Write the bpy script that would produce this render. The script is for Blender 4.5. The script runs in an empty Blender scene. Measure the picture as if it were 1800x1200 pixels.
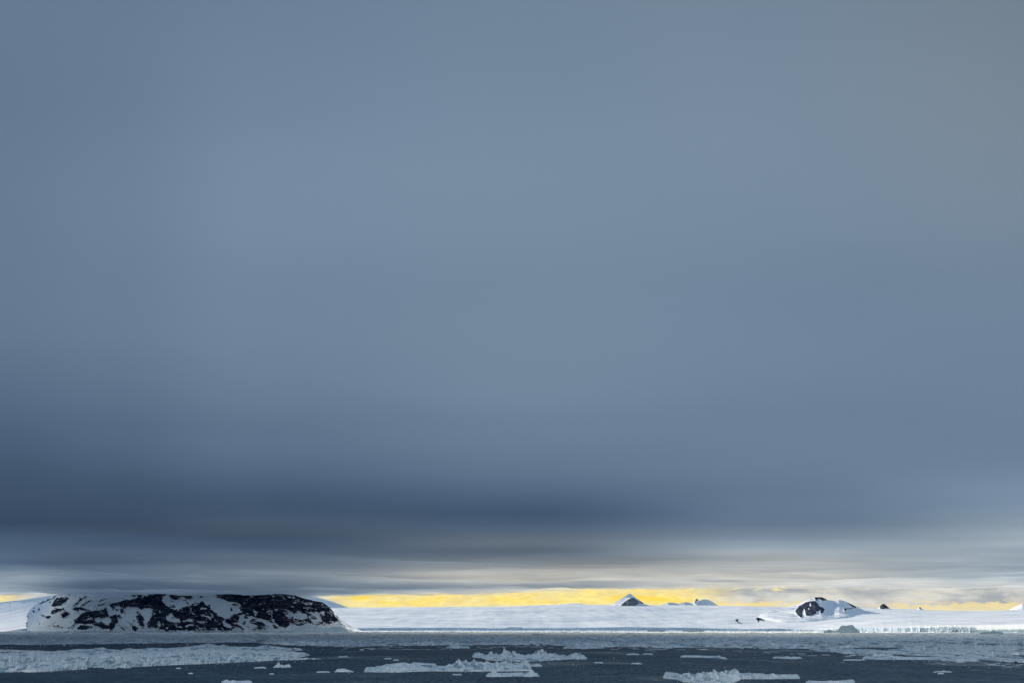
import bpy, math, random
import numpy as np
random.seed(7); RNG = np.random.RandomState(11)
scene = bpy.context.scene
COL = scene.collection

# ------------------------------------------------------------------ camera
CAM_H = 20.0
LENS, SENSOR = 26.0, 36.0
F = 1800.0 * LENS / SENSOR            # focal length in photo pixels
HORIZON = 1103.0
PITCH = math.atan((HORIZON - 600.0) / F)
cP, sP = math.cos(PITCH), math.sin(PITCH)
cam_data = bpy.data.cameras.new('camera')
cam_data.lens = LENS; cam_data.sensor_width = SENSOR; cam_data.sensor_fit = 'HORIZONTAL'
cam_data.clip_start = 0.5; cam_data.clip_end = 200000
cam = bpy.data.objects.new('camera', cam_data); COL.objects.link(cam)
cam.location = (0, 0, CAM_H); cam.rotation_euler = (math.pi / 2 + PITCH, 0, 0)
scene.camera = cam

def dirs(px, py):
    a = (np.asarray(px, float) - 900) / F
    b = (600 - np.asarray(py, float)) / F
    return a, cP - b * sP, sP + b * cP
def at(px, py, Y):                     # world point seen at a photo pixel at depth Y
    x, y, z = dirs(px, py)
    t = np.asarray(Y, float) / y
    return x * t, y * t, CAM_H + z * t
def ground_y(py, z=0.0):               # depth of the water surface seen at row py
    x, y, z_ = dirs(900, py)
    return y * (CAM_H - z) / np.maximum(-z_, 1e-5)
def elev(py):                          # z / y of a row
    x, y, z = dirs(900, py)
    return z / y
def proj(X, Y, Z):
    zz = Z - CAM_H
    d = Y * cP + zz * sP
    return 900 + F * X / d, 600 - F * (zz * cP - Y * sP) / d

# ------------------------------------------------------------------ noise
_perm = RNG.permutation(512)
_grad = RNG.rand(512) * 2 * math.pi
_gx, _gy = np.cos(_grad), np.sin(_grad)
def perlin(x, y):
    x = np.asarray(x, float); y = np.asarray(y, float)
    xi = np.floor(x).astype(int); yi = np.floor(y).astype(int)
    xf = x - xi; yf = y - yi
    u = xf * xf * xf * (xf * (xf * 6 - 15) + 10); v = yf * yf * yf * (yf * (yf * 6 - 15) + 10)
    def g(ix, iy, dx, dy):
        h = _perm[(_perm[ix & 511] + iy) & 511]
        return _gx[h] * dx + _gy[h] * dy
    n00 = g(xi, yi, xf, yf); n10 = g(xi + 1, yi, xf - 1, yf)
    n01 = g(xi, yi + 1, xf, yf - 1); n11 = g(xi + 1, yi + 1, xf - 1, yf - 1)
    return (n00 * (1 - u) + n10 * u) * (1 - v) + (n01 * (1 - u) + n11 * u) * v
def fbm(x, y, o=4, gain=0.5, ridged=False):
    s = 0; a = 1; t = 0
    for k in range(o):
        n = perlin(x * 2 ** k + 17.3 * k, y * 2 ** k + 5.1 * k) * 1.5
        if ridged: n = 1 - 2 * np.abs(n)
        s = s + a * n; t += a; a *= gain
    return s / t
def cells(x, y, seed=0):
    """broken plates: random value, second random value, tilt and distance to the plate's edge"""
    xi = np.floor(x).astype(int); yi = np.floor(y).astype(int)
    f1 = np.full(x.shape, 9.0); f2 = np.full(x.shape, 9.0); r1 = np.zeros(x.shape); r2 = np.zeros(x.shape); tl_ = np.zeros(x.shape)
    rnd = lambda a, b, k: _perm[(_perm[(a * 7 + k * 31 + seed * 13) & 511] + b * 3 + k) & 511] / 512.0
    for dx in (-1, 0, 1):
        for dy in (-1, 0, 1):
            cx, cy = xi + dx, yi + dy
            ox = cx + rnd(cx, cy, 1) - x; oy = cy + rnd(cx, cy, 2) - y
            d = np.sqrt(ox * ox + oy * oy); near = d < f1
            f2 = np.where(near, f1, np.minimum(f2, d)); f1 = np.where(near, d, f1)
            r1 = np.where(near, rnd(cx, cy, 3), r1); r2 = np.where(near, rnd(cx, cy, 4), r2)
            a = rnd(cx, cy, 5) * 6.28
            tl_ = np.where(near, ox * np.cos(a) + oy * np.sin(a), tl_)
    return r1, r2, tl_, f2 - f1
def sstep(a, b, x):
    t = np.clip((np.asarray(x, float) - a) / (b - a), 0, 1)
    return t * t * (3 - 2 * t)

# ------------------------------------------------------------------ object helpers
def tag(o, label=None, cat=None, group=None, kind=None):
    if label: o['label'] = label
    if cat: o['category'] = cat
    if group: o['group'] = group
    if kind: o['kind'] = kind
    return o
def mesh_obj(name, V, Fc, mat, parent=None, smooth=True, attrs=None):
    me = bpy.data.meshes.new(name)
    V = np.asarray(V, np.float32); Fc = np.asarray(Fc, np.int32)
    me.vertices.add(len(V)); me.vertices.foreach_set('co', V.ravel())
    k = Fc.shape[1]
    me.loops.add(Fc.size); me.loops.foreach_set('vertex_index', Fc.ravel())
    me.polygons.add(len(Fc))
    me.polygons.foreach_set('loop_start', np.arange(0, Fc.size, k, dtype=np.int32))
    me.update(calc_edges=True)
    me.validate()
    me.polygons.foreach_set('use_smooth', np.full(len(me.polygons), smooth, bool))
    for an, av in (attrs or {}).items():
        a = me.attributes.new(an, 'FLOAT', 'POINT'); a.data.foreach_set('value', np.asarray(av, np.float32).ravel())
    me.materials.append(mat)
    o = bpy.data.objects.new(name, me); COL.objects.link(o)
    if parent: o.parent = parent
    return o
def grid_faces(nr, nc, off=0, flip=False):
    i = np.arange(nr - 1)[:, None] * nc + np.arange(nc - 1)[None, :] + off
    q = np.stack([i, i + 1, i + nc + 1, i + nc], -1).reshape(-1, 4)
    return q[:, ::-1] if flip else q
def recentre(o):
    """put the object's origin at the base of its mesh"""
    me = o.data; n = len(me.vertices)
    co = np.empty(n * 3, np.float32); me.vertices.foreach_get('co', co); co = co.reshape(-1, 3)
    c = np.array([(co[:, 0].min() + co[:, 0].max()) / 2, (co[:, 1].min() + co[:, 1].max()) / 2, 0], np.float32)
    me.vertices.foreach_set('co', (co - c).ravel()); o.location = c.tolist(); me.update()
    return o

# ------------------------------------------------------------------ material helpers
def new_mat(name):
    m = bpy.data.materials.new(name); m.use_nodes = True
    nt = m.node_tree; nt.nodes.clear()
    return m, nt
class NT:
    def __init__(s, nt): s.nt = nt
    def n(s, typ, **kw):
        nd = s.nt.nodes.new(typ)
        for k, v in kw.items():
            if k.startswith('i_'):
                nd.inputs[k[2:].replace('_', ' ')].default_value = v
            else: setattr(nd, k, v)
        return nd
    def l(s, a, b): s.nt.links.new(a, b)
    def math(s, op, a, b=None, c=None, clamp=False):
        nd = s.nt.nodes.new('ShaderNodeMath'); nd.operation = op; nd.use_clamp = clamp
        for i, v in enumerate((a, b, c)):
            if v is None: continue
            if isinstance(v, (int, float)): nd.inputs[i].default_value = v
            else: s.l(v, nd.inputs[i])
        return nd.outputs[0]
    def ss(s, a, b, x):
        nd = s.nt.nodes.new('ShaderNodeMapRange'); nd.interpolation_type = 'SMOOTHSTEP'; nd.clamp = True
        nd.inputs['From Min'].default_value = a; nd.inputs['From Max'].default_value = b
        if a > b:
            nd.inputs['From Min'].default_value = b; nd.inputs['From Max'].default_value = a
            nd.inputs['To Min'].default_value = 1; nd.inputs['To Max'].default_value = 0
        s.l(x, nd.inputs['Value']); return nd.outputs['Result']
    def mix(s, f, a, b):
        nd = s.nt.nodes.new('ShaderNodeMix'); nd.data_type = 'RGBA'
        for sock, v in ((nd.inputs[0], f), (nd.inputs[6], a), (nd.inputs[7], b)):
            if isinstance(v, (int, float)): sock.default_value = v
            elif isinstance(v, tuple): sock.default_value = (*v, 1) if len(v) == 3 else v
            else: s.l(v, sock)
        return nd.outputs[2]
    def noise(s, vec, scale, detail=3, rough=0.5, dist=0.0):
        nd = s.nt.nodes.new('ShaderNodeTexNoise')
        nd.inputs['Scale'].default_value = scale; nd.inputs['Detail'].default_value = detail
        nd.inputs['Roughness'].default_value = rough; nd.inputs['Distortion'].default_value = dist
        if vec is not None: s.l(vec, nd.inputs['Vector'])
        return nd.outputs['Fac']
    def vmul(s, vec, v):
        nd = s.nt.nodes.new('ShaderNodeVectorMath'); nd.operation = 'MULTIPLY'
        s.l(vec, nd.inputs[0]); nd.inputs[1].default_value = v; return nd.outputs[0]
    def wavy(s, pos, layers, amt):
        """shading normal tilted by noise; works at any distance, unlike Bump"""
        tot = None
        for sx, sy, det, k in layers:
            nd = s.n('ShaderNodeTexNoise'); nd.inputs['Scale'].default_value = 1.0; nd.inputs['Detail'].default_value = det; nd.inputs['Roughness'].default_value = 0.6
            s.l(s.vmul(pos, (sx, sy, sx)), nd.inputs['Vector'])
            v = s.n('ShaderNodeVectorMath', operation='SUBTRACT'); s.l(nd.outputs['Color'], v.inputs[0]); v.inputs[1].default_value = (0.5, 0.5, 0.5)
            v2 = s.n('ShaderNodeVectorMath', operation='SCALE'); s.l(v.outputs[0], v2.inputs[0]); v2.inputs['Scale'].default_value = k * 2
            if tot is None: tot = v2.outputs[0]
            else:
                a = s.n('ShaderNodeVectorMath', operation='ADD'); s.l(tot, a.inputs[0]); s.l(v2.outputs[0], a.inputs[1]); tot = a.outputs[0]
        g = s.n('ShaderNodeNewGeometry')
        sc = s.n('ShaderNodeVectorMath', operation='SCALE'); s.l(tot, sc.inputs[0])
        if isinstance(amt, (int, float)): sc.inputs['Scale'].default_value = amt
        else: s.l(amt, sc.inputs['Scale'])
        a = s.n('ShaderNodeVectorMath', operation='ADD'); s.l(g.outputs['Normal'], a.inputs[0]); s.l(sc.outputs[0], a.inputs[1])
        nn = s.n('ShaderNodeVectorMath', operation='NORMALIZE'); s.l(a.outputs[0], nn.inputs[0]); return nn.outputs[0]
    def attr(s, name):
        nd = s.nt.nodes.new('ShaderNodeAttribute'); nd.attribute_name = name; return nd.outputs['Fac']

# ------------------------------------------------------------------ light
SUN_EL, SUN_AZ = math.radians(14), math.radians(-14)    # azimuth from +Y towards +X
EXPOSURE = 1.35
world = bpy.data.worlds.new('World'); scene.world = world; world.use_nodes = True
wt = world.node_tree; wt.nodes.clear(); W = NT(wt)
geo = W.n('ShaderNodeNewGeometry')
tc = W.n('ShaderNodeTexCoord')
sky = W.n('ShaderNodeTexSky', sky_type='NISHITA', sun_disc=False, sun_elevation=SUN_EL, sun_rotation=SUN_AZ)
sky.air_density = 1.0; sky.dust_density = 0.6; sky.ozone_density = 1.0
bg1 = W.n('ShaderNodeBackground'); bg1.inputs['Strength'].default_value = 0.075
W.l(sky.outputs[0], bg1.inputs['Color'])
# far bank of sunlit cloud low over the ice cap, in the gap under the stratus
sep = W.n('ShaderNodeSeparateXYZ'); W.l(tc.outputs['Generated'], sep.inputs[0])
yy = W.math('MAXIMUM', sep.outputs['Y'], 0.02)
u = W.math('DIVIDE', sep.outputs['X'], yy)
w = W.math('DIVIDE', sep.outputs['Z'], yy)
def vec_uw(ku, kw, o=0.0):
    c = W.n('ShaderNodeCombineXYZ')
    W.l(W.math('MULTIPLY_ADD', u, ku, o), c.inputs[0]); W.l(W.math('MULTIPLY', w, kw), c.inputs[1])
    return c.outputs[0]
U = lambda px: float((px - 900) / F / (cP - (600 - 1050) / F * sP))
E = lambda py: float(elev(py))
n1 = W.noise(vec_uw(9, 90), 1.0, 5, 0.6, 0.4)        # long streaks
n2 = W.noise(vec_uw(60, 230, 3.0), 1.0, 6, 0.65, 0.7)     # puffs
n3 = W.noise(vec_uw(14, 50, 7.0), 1.0, 4, 0.55, 0.3)
wn = W.math('ADD', w, W.math('MULTIPLY', W.math('SUBTRACT', n2, 0.5), 0.030))
wn = W.math('ADD', wn, W.math('MULTIPLY', W.math('SUBTRACT', n3, 0.5), 0.016))
# gold band: from the ridge up to ~py 1038 between px 560 and 1250, thinner to the right
def win(a0, a1, b0, b1, x): return W.math('MULTIPLY', W.ss(a0, a1, x), W.ss(b1, b0, x))
wg = W.math('SUBTRACT', wn, W.math('MULTIPLY', W.ss(U(840), U(1060), u), float(elev(1030) - elev(1039))))
g_mid = W.math('MULTIPLY', win(U(520), U(640), U(1180), U(1330), u), W.ss(E(1034), E(1042), wg))
g_low = W.math('MULTIPLY', win(U(1150), U(1250), U(1380), U(1450), u), W.ss(E(1054), E(1060), wn))
g_r = W.math('MULTIPLY', W.ss(U(1480), U(1600), u), W.ss(E(1058), E(1064), wn))
blob1 = W.math('MULTIPLY', win(U(1235), U(1255), U(1285), U(1320), u), win(E(1038), E(1033), E(1026), E(1021), wn))
blob2 = W.math('MULTIPLY', win(U(1310), U(1335), U(1370), U(1400), u), win(E(1038), E(1035), E(1031), E(1027), wn))
g_l = W.math('MULTIPLY', W.ss(U(70), U(0), u), win(E(1062), E(1057), E(1048), E(1043), w))
gold = W.math('MAXIMUM', W.math('MAXIMUM', g_mid, g_low), W.math('MAXIMUM', W.math('MULTIPLY', g_r, 0.9), W.math('MULTIPLY', g_l, 0.75)))
gold = W.math('MAXIMUM', gold, W.math('MAXIMUM', blob1, blob2))
KX = 1 / 2 ** EXPOSURE
def rgb(r, g, b, k=1.0):           # photo sRGB value -> scene light
    f = lambda c: ((c / 255 + 0.055) / 1.055) ** 2.4 if c > 10 else c / 255 / 12.92
    return (f(r) * KX * k, f(g) * KX * k, f(b) * KX * k)
goldc = W.mix(W.ss(0.34, 0.62, n2), rgb(248, 220, 126), rgb(255, 238, 152, 1.05))
goldc = W.mix(W.ss(0.50, 0.66, n1), goldc, rgb(255, 220, 88))
goldc = W.mix(W.math('MULTIPLY', W.ss(E(1056), E(1070), w), 0.6), goldc, rgb(246, 228, 176))
goldc = W.mix(W.math('MULTIPLY', W.ss(U(1200), U(1420), u), 0.45), goldc, rgb(236, 222, 186))
goldc = W.mix(W.math('MULTIPLY', win(0.40, 0.47, 0.50, 0.56, n3), 0.34), goldc, rgb(220, 208, 176))
goldc = W.mix(W.math('MULTIPLY', W.ss(0.60, 0.72, n2), 0.55), goldc, rgb(206, 196, 172))
greyc = W.mix(W.ss(0.36, 0.66, n3), rgb(168, 174, 178), rgb(222, 221, 212))
greyc = W.mix(W.ss(0.5, 0.72, n1), greyc, rgb(226, 220, 200))
cloudc = W.mix(gold, greyc, goldc)
bg2 = W.n('ShaderNodeBackground'); bg2.inputs['Strength'].default_value = 1.0
W.l(cloudc, bg2.inputs['Color'])
bank = W.math('MULTIPLY', W.ss(0.11, 0.06, w), W.ss(0.05, 0.2, sep.outputs['Y']))
bank = W.math('MULTIPLY', bank, W.ss(-0.02, 0.0, w))
mxs = W.n('ShaderNodeMixShader'); W.l(bank, mxs.inputs[0]); W.l(bg1.outputs[0], mxs.inputs[1]); W.l(bg2.outputs[0], mxs.inputs[2])
wo = W.n('ShaderNodeOutputWorld'); W.l(mxs.outputs[0], wo.inputs[0])

sun_d = bpy.data.lights.new('sun', 'SUN'); sun_d.energy = 2.9; sun_d.angle = math.radians(0.5); sun_d.color = (1.0, 0.91, 0.77)
sun = bpy.data.objects.new('sun', sun_d); COL.objects.link(sun)
sun.rotation_euler = (math.pi / 2 - SUN_EL, 0, math.pi - SUN_AZ)
sun.location = (0, 0, 900)

# ------------------------------------------------------------------ stratus deck (real sheet of cloud, base at about 300 m)
BASE = 217.0
# sky light and dark painted into the deck's colour, in photo rows/columns (sRGB), turned into an optical density
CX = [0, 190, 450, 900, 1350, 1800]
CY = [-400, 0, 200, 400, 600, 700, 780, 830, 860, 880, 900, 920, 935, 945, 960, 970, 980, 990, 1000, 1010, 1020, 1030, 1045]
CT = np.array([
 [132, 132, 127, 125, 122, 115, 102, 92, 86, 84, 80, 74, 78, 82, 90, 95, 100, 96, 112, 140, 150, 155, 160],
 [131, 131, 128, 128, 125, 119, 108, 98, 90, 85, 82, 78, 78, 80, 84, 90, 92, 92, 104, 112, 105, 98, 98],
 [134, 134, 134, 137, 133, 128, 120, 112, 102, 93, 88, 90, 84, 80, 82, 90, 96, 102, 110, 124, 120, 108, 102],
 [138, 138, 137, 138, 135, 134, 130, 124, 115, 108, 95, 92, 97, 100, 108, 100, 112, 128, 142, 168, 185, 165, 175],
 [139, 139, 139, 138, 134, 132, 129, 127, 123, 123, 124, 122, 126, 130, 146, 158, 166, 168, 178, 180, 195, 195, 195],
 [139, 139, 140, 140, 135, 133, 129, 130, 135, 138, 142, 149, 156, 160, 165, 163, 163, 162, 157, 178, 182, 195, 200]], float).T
WT = np.array([  # warm low sky light painted into the deck's colour
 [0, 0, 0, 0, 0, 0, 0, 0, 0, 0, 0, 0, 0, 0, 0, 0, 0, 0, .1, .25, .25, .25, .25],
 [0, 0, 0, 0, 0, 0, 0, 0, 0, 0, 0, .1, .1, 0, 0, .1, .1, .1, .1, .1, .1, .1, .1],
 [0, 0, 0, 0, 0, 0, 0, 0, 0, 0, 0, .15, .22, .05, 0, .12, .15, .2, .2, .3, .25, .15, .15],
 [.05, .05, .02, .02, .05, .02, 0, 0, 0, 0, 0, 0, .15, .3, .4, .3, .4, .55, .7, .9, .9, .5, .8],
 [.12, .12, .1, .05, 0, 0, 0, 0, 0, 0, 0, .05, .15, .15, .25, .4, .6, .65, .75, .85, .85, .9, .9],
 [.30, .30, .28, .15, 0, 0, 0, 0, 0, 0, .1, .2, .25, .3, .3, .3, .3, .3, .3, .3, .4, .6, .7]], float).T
def srgb_lin(c):
    c = np.asarray(c, float) / 255
    return np.where(c > 0.04045, ((c + 0.055) / 1.055) ** 2.4, c / 12.92)
def interp2(px, py, tab):
    lin = tab
    cols = np.stack([np.interp(py, CY, lin[:, k]) for k in range(6)], -1)
    p = np.clip(px, -1500, 3300)
    i = np.clip(np.searchsorted(CX, p) - 1, 0, 4)
    t = np.clip((p - np.array(CX)[i]) / np.diff(CX)[i], 0, 1); t = t * t * (3 - 2 * t)
    take = lambda k: np.take_along_axis(cols, k[..., None], -1)[..., 0]
    return take(i) * (1 - t) + take(i + 1) * t
ang = np.concatenate([np.radians(np.linspace(2.0, 9, 190)), np.radians(np.linspace(9.2, 60, 90))])
rowY = np.concatenate([BASE / np.tan(ang), np.array([120, 70, 20, -40, -100, -170, -300, -700, -1500, -3000, -5000, -7000])])
colU = np.linspace(-1, 1, 421); colU = np.sign(colU) * np.abs(colU) ** 1.4
YY = np.repeat(rowY[:, None], len(colU), 1)
XX = colU[None, :] * np.maximum(np.abs(YY) * 2.2, 5000)
hang = fbm(XX / 620 + 11, YY / 520 + 3, 5, 0.55)
amp = 20 * sstep(1500, 3300, YY) * (1 - 0.2 * sstep(-600, -1100, XX) * sstep(3900, 4400, YY))
ZZ = BASE - amp * np.clip(hang, -.3, 1) + - 6 * sstep(-500, -900, XX) * sstep(3500, 4300, YY) + (9 + 9 * sstep(-500, -900, XX)) * fbm(XX / 210 + 4, YY / 420, 4) * sstep(2200, 3600, YY) + 5 * fbm(XX / 900, YY / 500, 3) + 2.0 * fbm(XX / 200, YY / 140, 2)
pxs, pys = proj(XX, np.maximum(YY, 60), ZZ)
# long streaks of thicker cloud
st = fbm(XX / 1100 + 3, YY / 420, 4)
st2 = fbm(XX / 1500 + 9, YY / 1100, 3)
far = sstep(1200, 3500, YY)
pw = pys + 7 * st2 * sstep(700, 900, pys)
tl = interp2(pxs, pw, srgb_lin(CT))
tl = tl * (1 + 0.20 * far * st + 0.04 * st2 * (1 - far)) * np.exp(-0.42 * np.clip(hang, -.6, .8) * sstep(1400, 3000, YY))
rear_fill = sstep(130, -160, YY)  # unseen deck overhead and behind the camera, brightened as added fill on the ice
tl = tl * (1 - rear_fill) + 1.3 * rear_fill
side_fill = np.clip(sstep(-800, -1400, pxs) + sstep(2250, 2900, pxs), 0, 1) * (YY > 0)      # added fill: unseen outer sides of the deck brightened to light the mountain
tl = tl * (1 - side_fill) + 1.3 * side_fill
tone_dens = -np.log(np.clip(tl, 0.01, 1.3))
warm = interp2(pxs, pw, WT) * (1 - rear_fill) * (1 - 0.8 * side_fill)
EDGE0 = np.interp(pxs, [-400, 0, 60, 130, 200, 480, 560, 640, 850, 1020, 1200, 1350, 1800, 2400], [4550, 4550, 4750, 5100, 5400, 5400, 5100, 5050, 4950, 4500, 4400, 4400, 4450, 4450])
edge = (YY - EDGE0 - 250 * np.interp(pxs, [0, 540, 700, 1800], [.1, .15, 1.1, 2.0]) * fbm(XX / 1300 + 5, YY / 700, 4))
lo = np.interp(pxs, [0, 560, 800, 1250, 1800], [150, 150, 420, 900, 1100])
solid = 1 - sstep(-1, 0, (edge - 100) / (lo + 100))
soft = np.interp(pxs, [0, 560, 760, 1200, 1800], [1, 1, .8, 0.6, 0.5])
nr, nc = XX.shape
Vb = np.stack([XX, YY, ZZ], -1).reshape(-1, 3)
thick = 20 + 150 * np.clip(tone_dens - 0.6, 0, 3) / 2 
edge_t = np.clip(solid, 0.03, 1)
Zt = ZZ + np.clip(thick * edge_t, 3, None)
Vt = np.stack([XX, YY, Zt], -1).reshape(-1, 3)
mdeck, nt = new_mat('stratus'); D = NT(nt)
dn = D.attr('sky_tone_density'); wm = D.attr('warm'); so = D.attr('solid')
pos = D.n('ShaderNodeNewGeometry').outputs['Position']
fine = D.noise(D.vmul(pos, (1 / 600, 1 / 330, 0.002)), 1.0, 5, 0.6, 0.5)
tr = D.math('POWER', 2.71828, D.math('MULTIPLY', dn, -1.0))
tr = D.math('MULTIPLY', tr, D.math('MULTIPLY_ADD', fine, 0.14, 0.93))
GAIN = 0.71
# painted sky tint: darker tones run bluer than bright ones
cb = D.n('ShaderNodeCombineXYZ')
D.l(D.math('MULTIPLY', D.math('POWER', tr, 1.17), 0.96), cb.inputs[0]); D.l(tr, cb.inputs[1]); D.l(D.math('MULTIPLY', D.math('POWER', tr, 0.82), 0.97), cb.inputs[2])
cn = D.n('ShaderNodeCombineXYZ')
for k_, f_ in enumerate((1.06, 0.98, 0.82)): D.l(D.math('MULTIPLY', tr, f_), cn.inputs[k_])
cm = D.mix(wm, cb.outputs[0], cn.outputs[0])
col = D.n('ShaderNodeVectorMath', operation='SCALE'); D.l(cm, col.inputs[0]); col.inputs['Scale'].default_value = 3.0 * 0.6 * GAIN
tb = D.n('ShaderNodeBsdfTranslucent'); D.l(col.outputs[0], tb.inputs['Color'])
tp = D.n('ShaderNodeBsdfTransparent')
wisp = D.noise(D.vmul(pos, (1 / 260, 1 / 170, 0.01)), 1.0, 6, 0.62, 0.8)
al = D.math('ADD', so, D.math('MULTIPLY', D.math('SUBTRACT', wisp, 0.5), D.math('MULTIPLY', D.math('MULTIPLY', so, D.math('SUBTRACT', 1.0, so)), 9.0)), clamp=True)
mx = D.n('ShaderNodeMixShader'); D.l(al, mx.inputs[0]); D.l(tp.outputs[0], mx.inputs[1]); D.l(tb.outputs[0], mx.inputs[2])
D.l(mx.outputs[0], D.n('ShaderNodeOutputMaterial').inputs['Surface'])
mtop, nt = new_mat('stratus_top'); D = NT(nt)
so = D.attr('solid')
tb = D.n('ShaderNodeBsdfTranslucent'); tb.inputs['Color'].default_value = (0.9, 0.92, 0.95, 1)
tp = D.n('ShaderNodeBsdfTransparent')
mx = D.n('ShaderNodeMixShader'); D.l(so, mx.inputs[0]); D.l(tp.outputs[0], mx.inputs[1]); D.l(tb.outputs[0], mx.inputs[2])
D.l(mx.outputs[0], D.n('ShaderNodeOutputMaterial').inputs['Surface'])
n = nr * nc
# rim joins the two faces
rim = []
def strip(idx):
    for a, b in zip(idx[:-1], idx[1:]): rim.append((a, b, b + n, a + n))
top_i = list(range(nc)); bot_i = list(range((nr - 1) * nc, nr * nc))
left_i = [r * nc for r in range(nr)]; right_i = [r * nc + nc - 1 for r in range(nr)]
for s_ in (top_i, bot_i, left_i, right_i): strip(s_)
FB = grid_faces(nr, nc); FT = grid_faces(nr, nc, n, True)
att = np.concatenate
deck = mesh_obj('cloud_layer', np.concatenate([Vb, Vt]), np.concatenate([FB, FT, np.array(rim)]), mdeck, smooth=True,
    attrs={'sky_tone_density': np.concatenate([tone_dens.ravel()] * 2), 'warm': np.concatenate([warm.ravel()] * 2), 'solid': np.concatenate([solid.ravel()] * 2)})
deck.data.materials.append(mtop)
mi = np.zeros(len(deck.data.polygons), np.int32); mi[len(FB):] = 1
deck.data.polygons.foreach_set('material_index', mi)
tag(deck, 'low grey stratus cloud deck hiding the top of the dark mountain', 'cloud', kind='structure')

# ------------------------------------------------------------------ sea
mw, nt = new_mat('sea_water'); D = NT(nt)
pos = D.n('ShaderNodeNewGeometry').outputs['Position']
slick = D.noise(D.vmul(pos, (1 / 90, 1 / 60, 1)), 1.0, 5, 0.6, 0.8)
slk = D.ss(0.53, 0.68, slick)
nrm = D.wavy(pos, [(0.42, 0.11, 4, 0.75), (0.05, 0.03, 2, 0.10)], D.math('MULTIPLY_ADD', slk, -0.75, 1.0))
# a wind-roughened sea: body colour plus a fixed share of rough reflection, more in the calm slicks
df = D.n('ShaderNodeBsdfDiffuse'); df.inputs['Color'].default_value = (0.006, 0.030, 0.058, 1)
gl = D.n('ShaderNodeBsdfGlossy'); D.l(nrm, gl.inputs['Normal']); D.l(nrm, df.inputs['Normal'])
D.l(D.math('MULTIPLY_ADD', slk, -0.15, 0.36), gl.inputs['Roughness']); gl.inputs['Color'].default_value = (0.85, 0.95, 1.0, 1)
mx = D.n('ShaderNodeMixShader'); rip = D.noise(D.vmul(pos, (0.55, 0.13, 1)), 1.0, 3, 0.6, 0.3)
paw = D.noise(D.vmul(pos, (1 / 35, 1 / 60, 1)), 1.0, 4, 0.6, 0.5)
fac = D.math('ADD', D.math('MULTIPLY_ADD', slk, 0.16, 0.17), D.math('ADD', D.math('MULTIPLY', D.math('SUBTRACT', rip, 0.5), 0.42), D.math('MULTIPLY', D.math('SUBTRACT', paw, 0.5), 0.16)), clamp=True)
D.l(fac, mx.inputs[0]); D.l(df.outputs[0], mx.inputs[1]); D.l(gl.outputs[0], mx.inputs[2])
D.l(mx.outputs[0], D.n('ShaderNodeOutputMaterial').inputs['Surface'])
ys = np.array([-6000, -500, 0, 60, 120, 250, 500, 1000, 2000, 4000, 8000, 30000.0]); xs = np.linspace(-1, 1, 13) * 20000
GX, GY = np.meshgrid(xs, ys)
sea = mesh_obj('water', np.stack([GX, GY, 0 * GX], -1).reshape(-1, 3), grid_faces(len(ys), len(xs)), mw)
tag(sea, 'dark blue rippled sea between the ice floes', 'sea', kind='structure')

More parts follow.
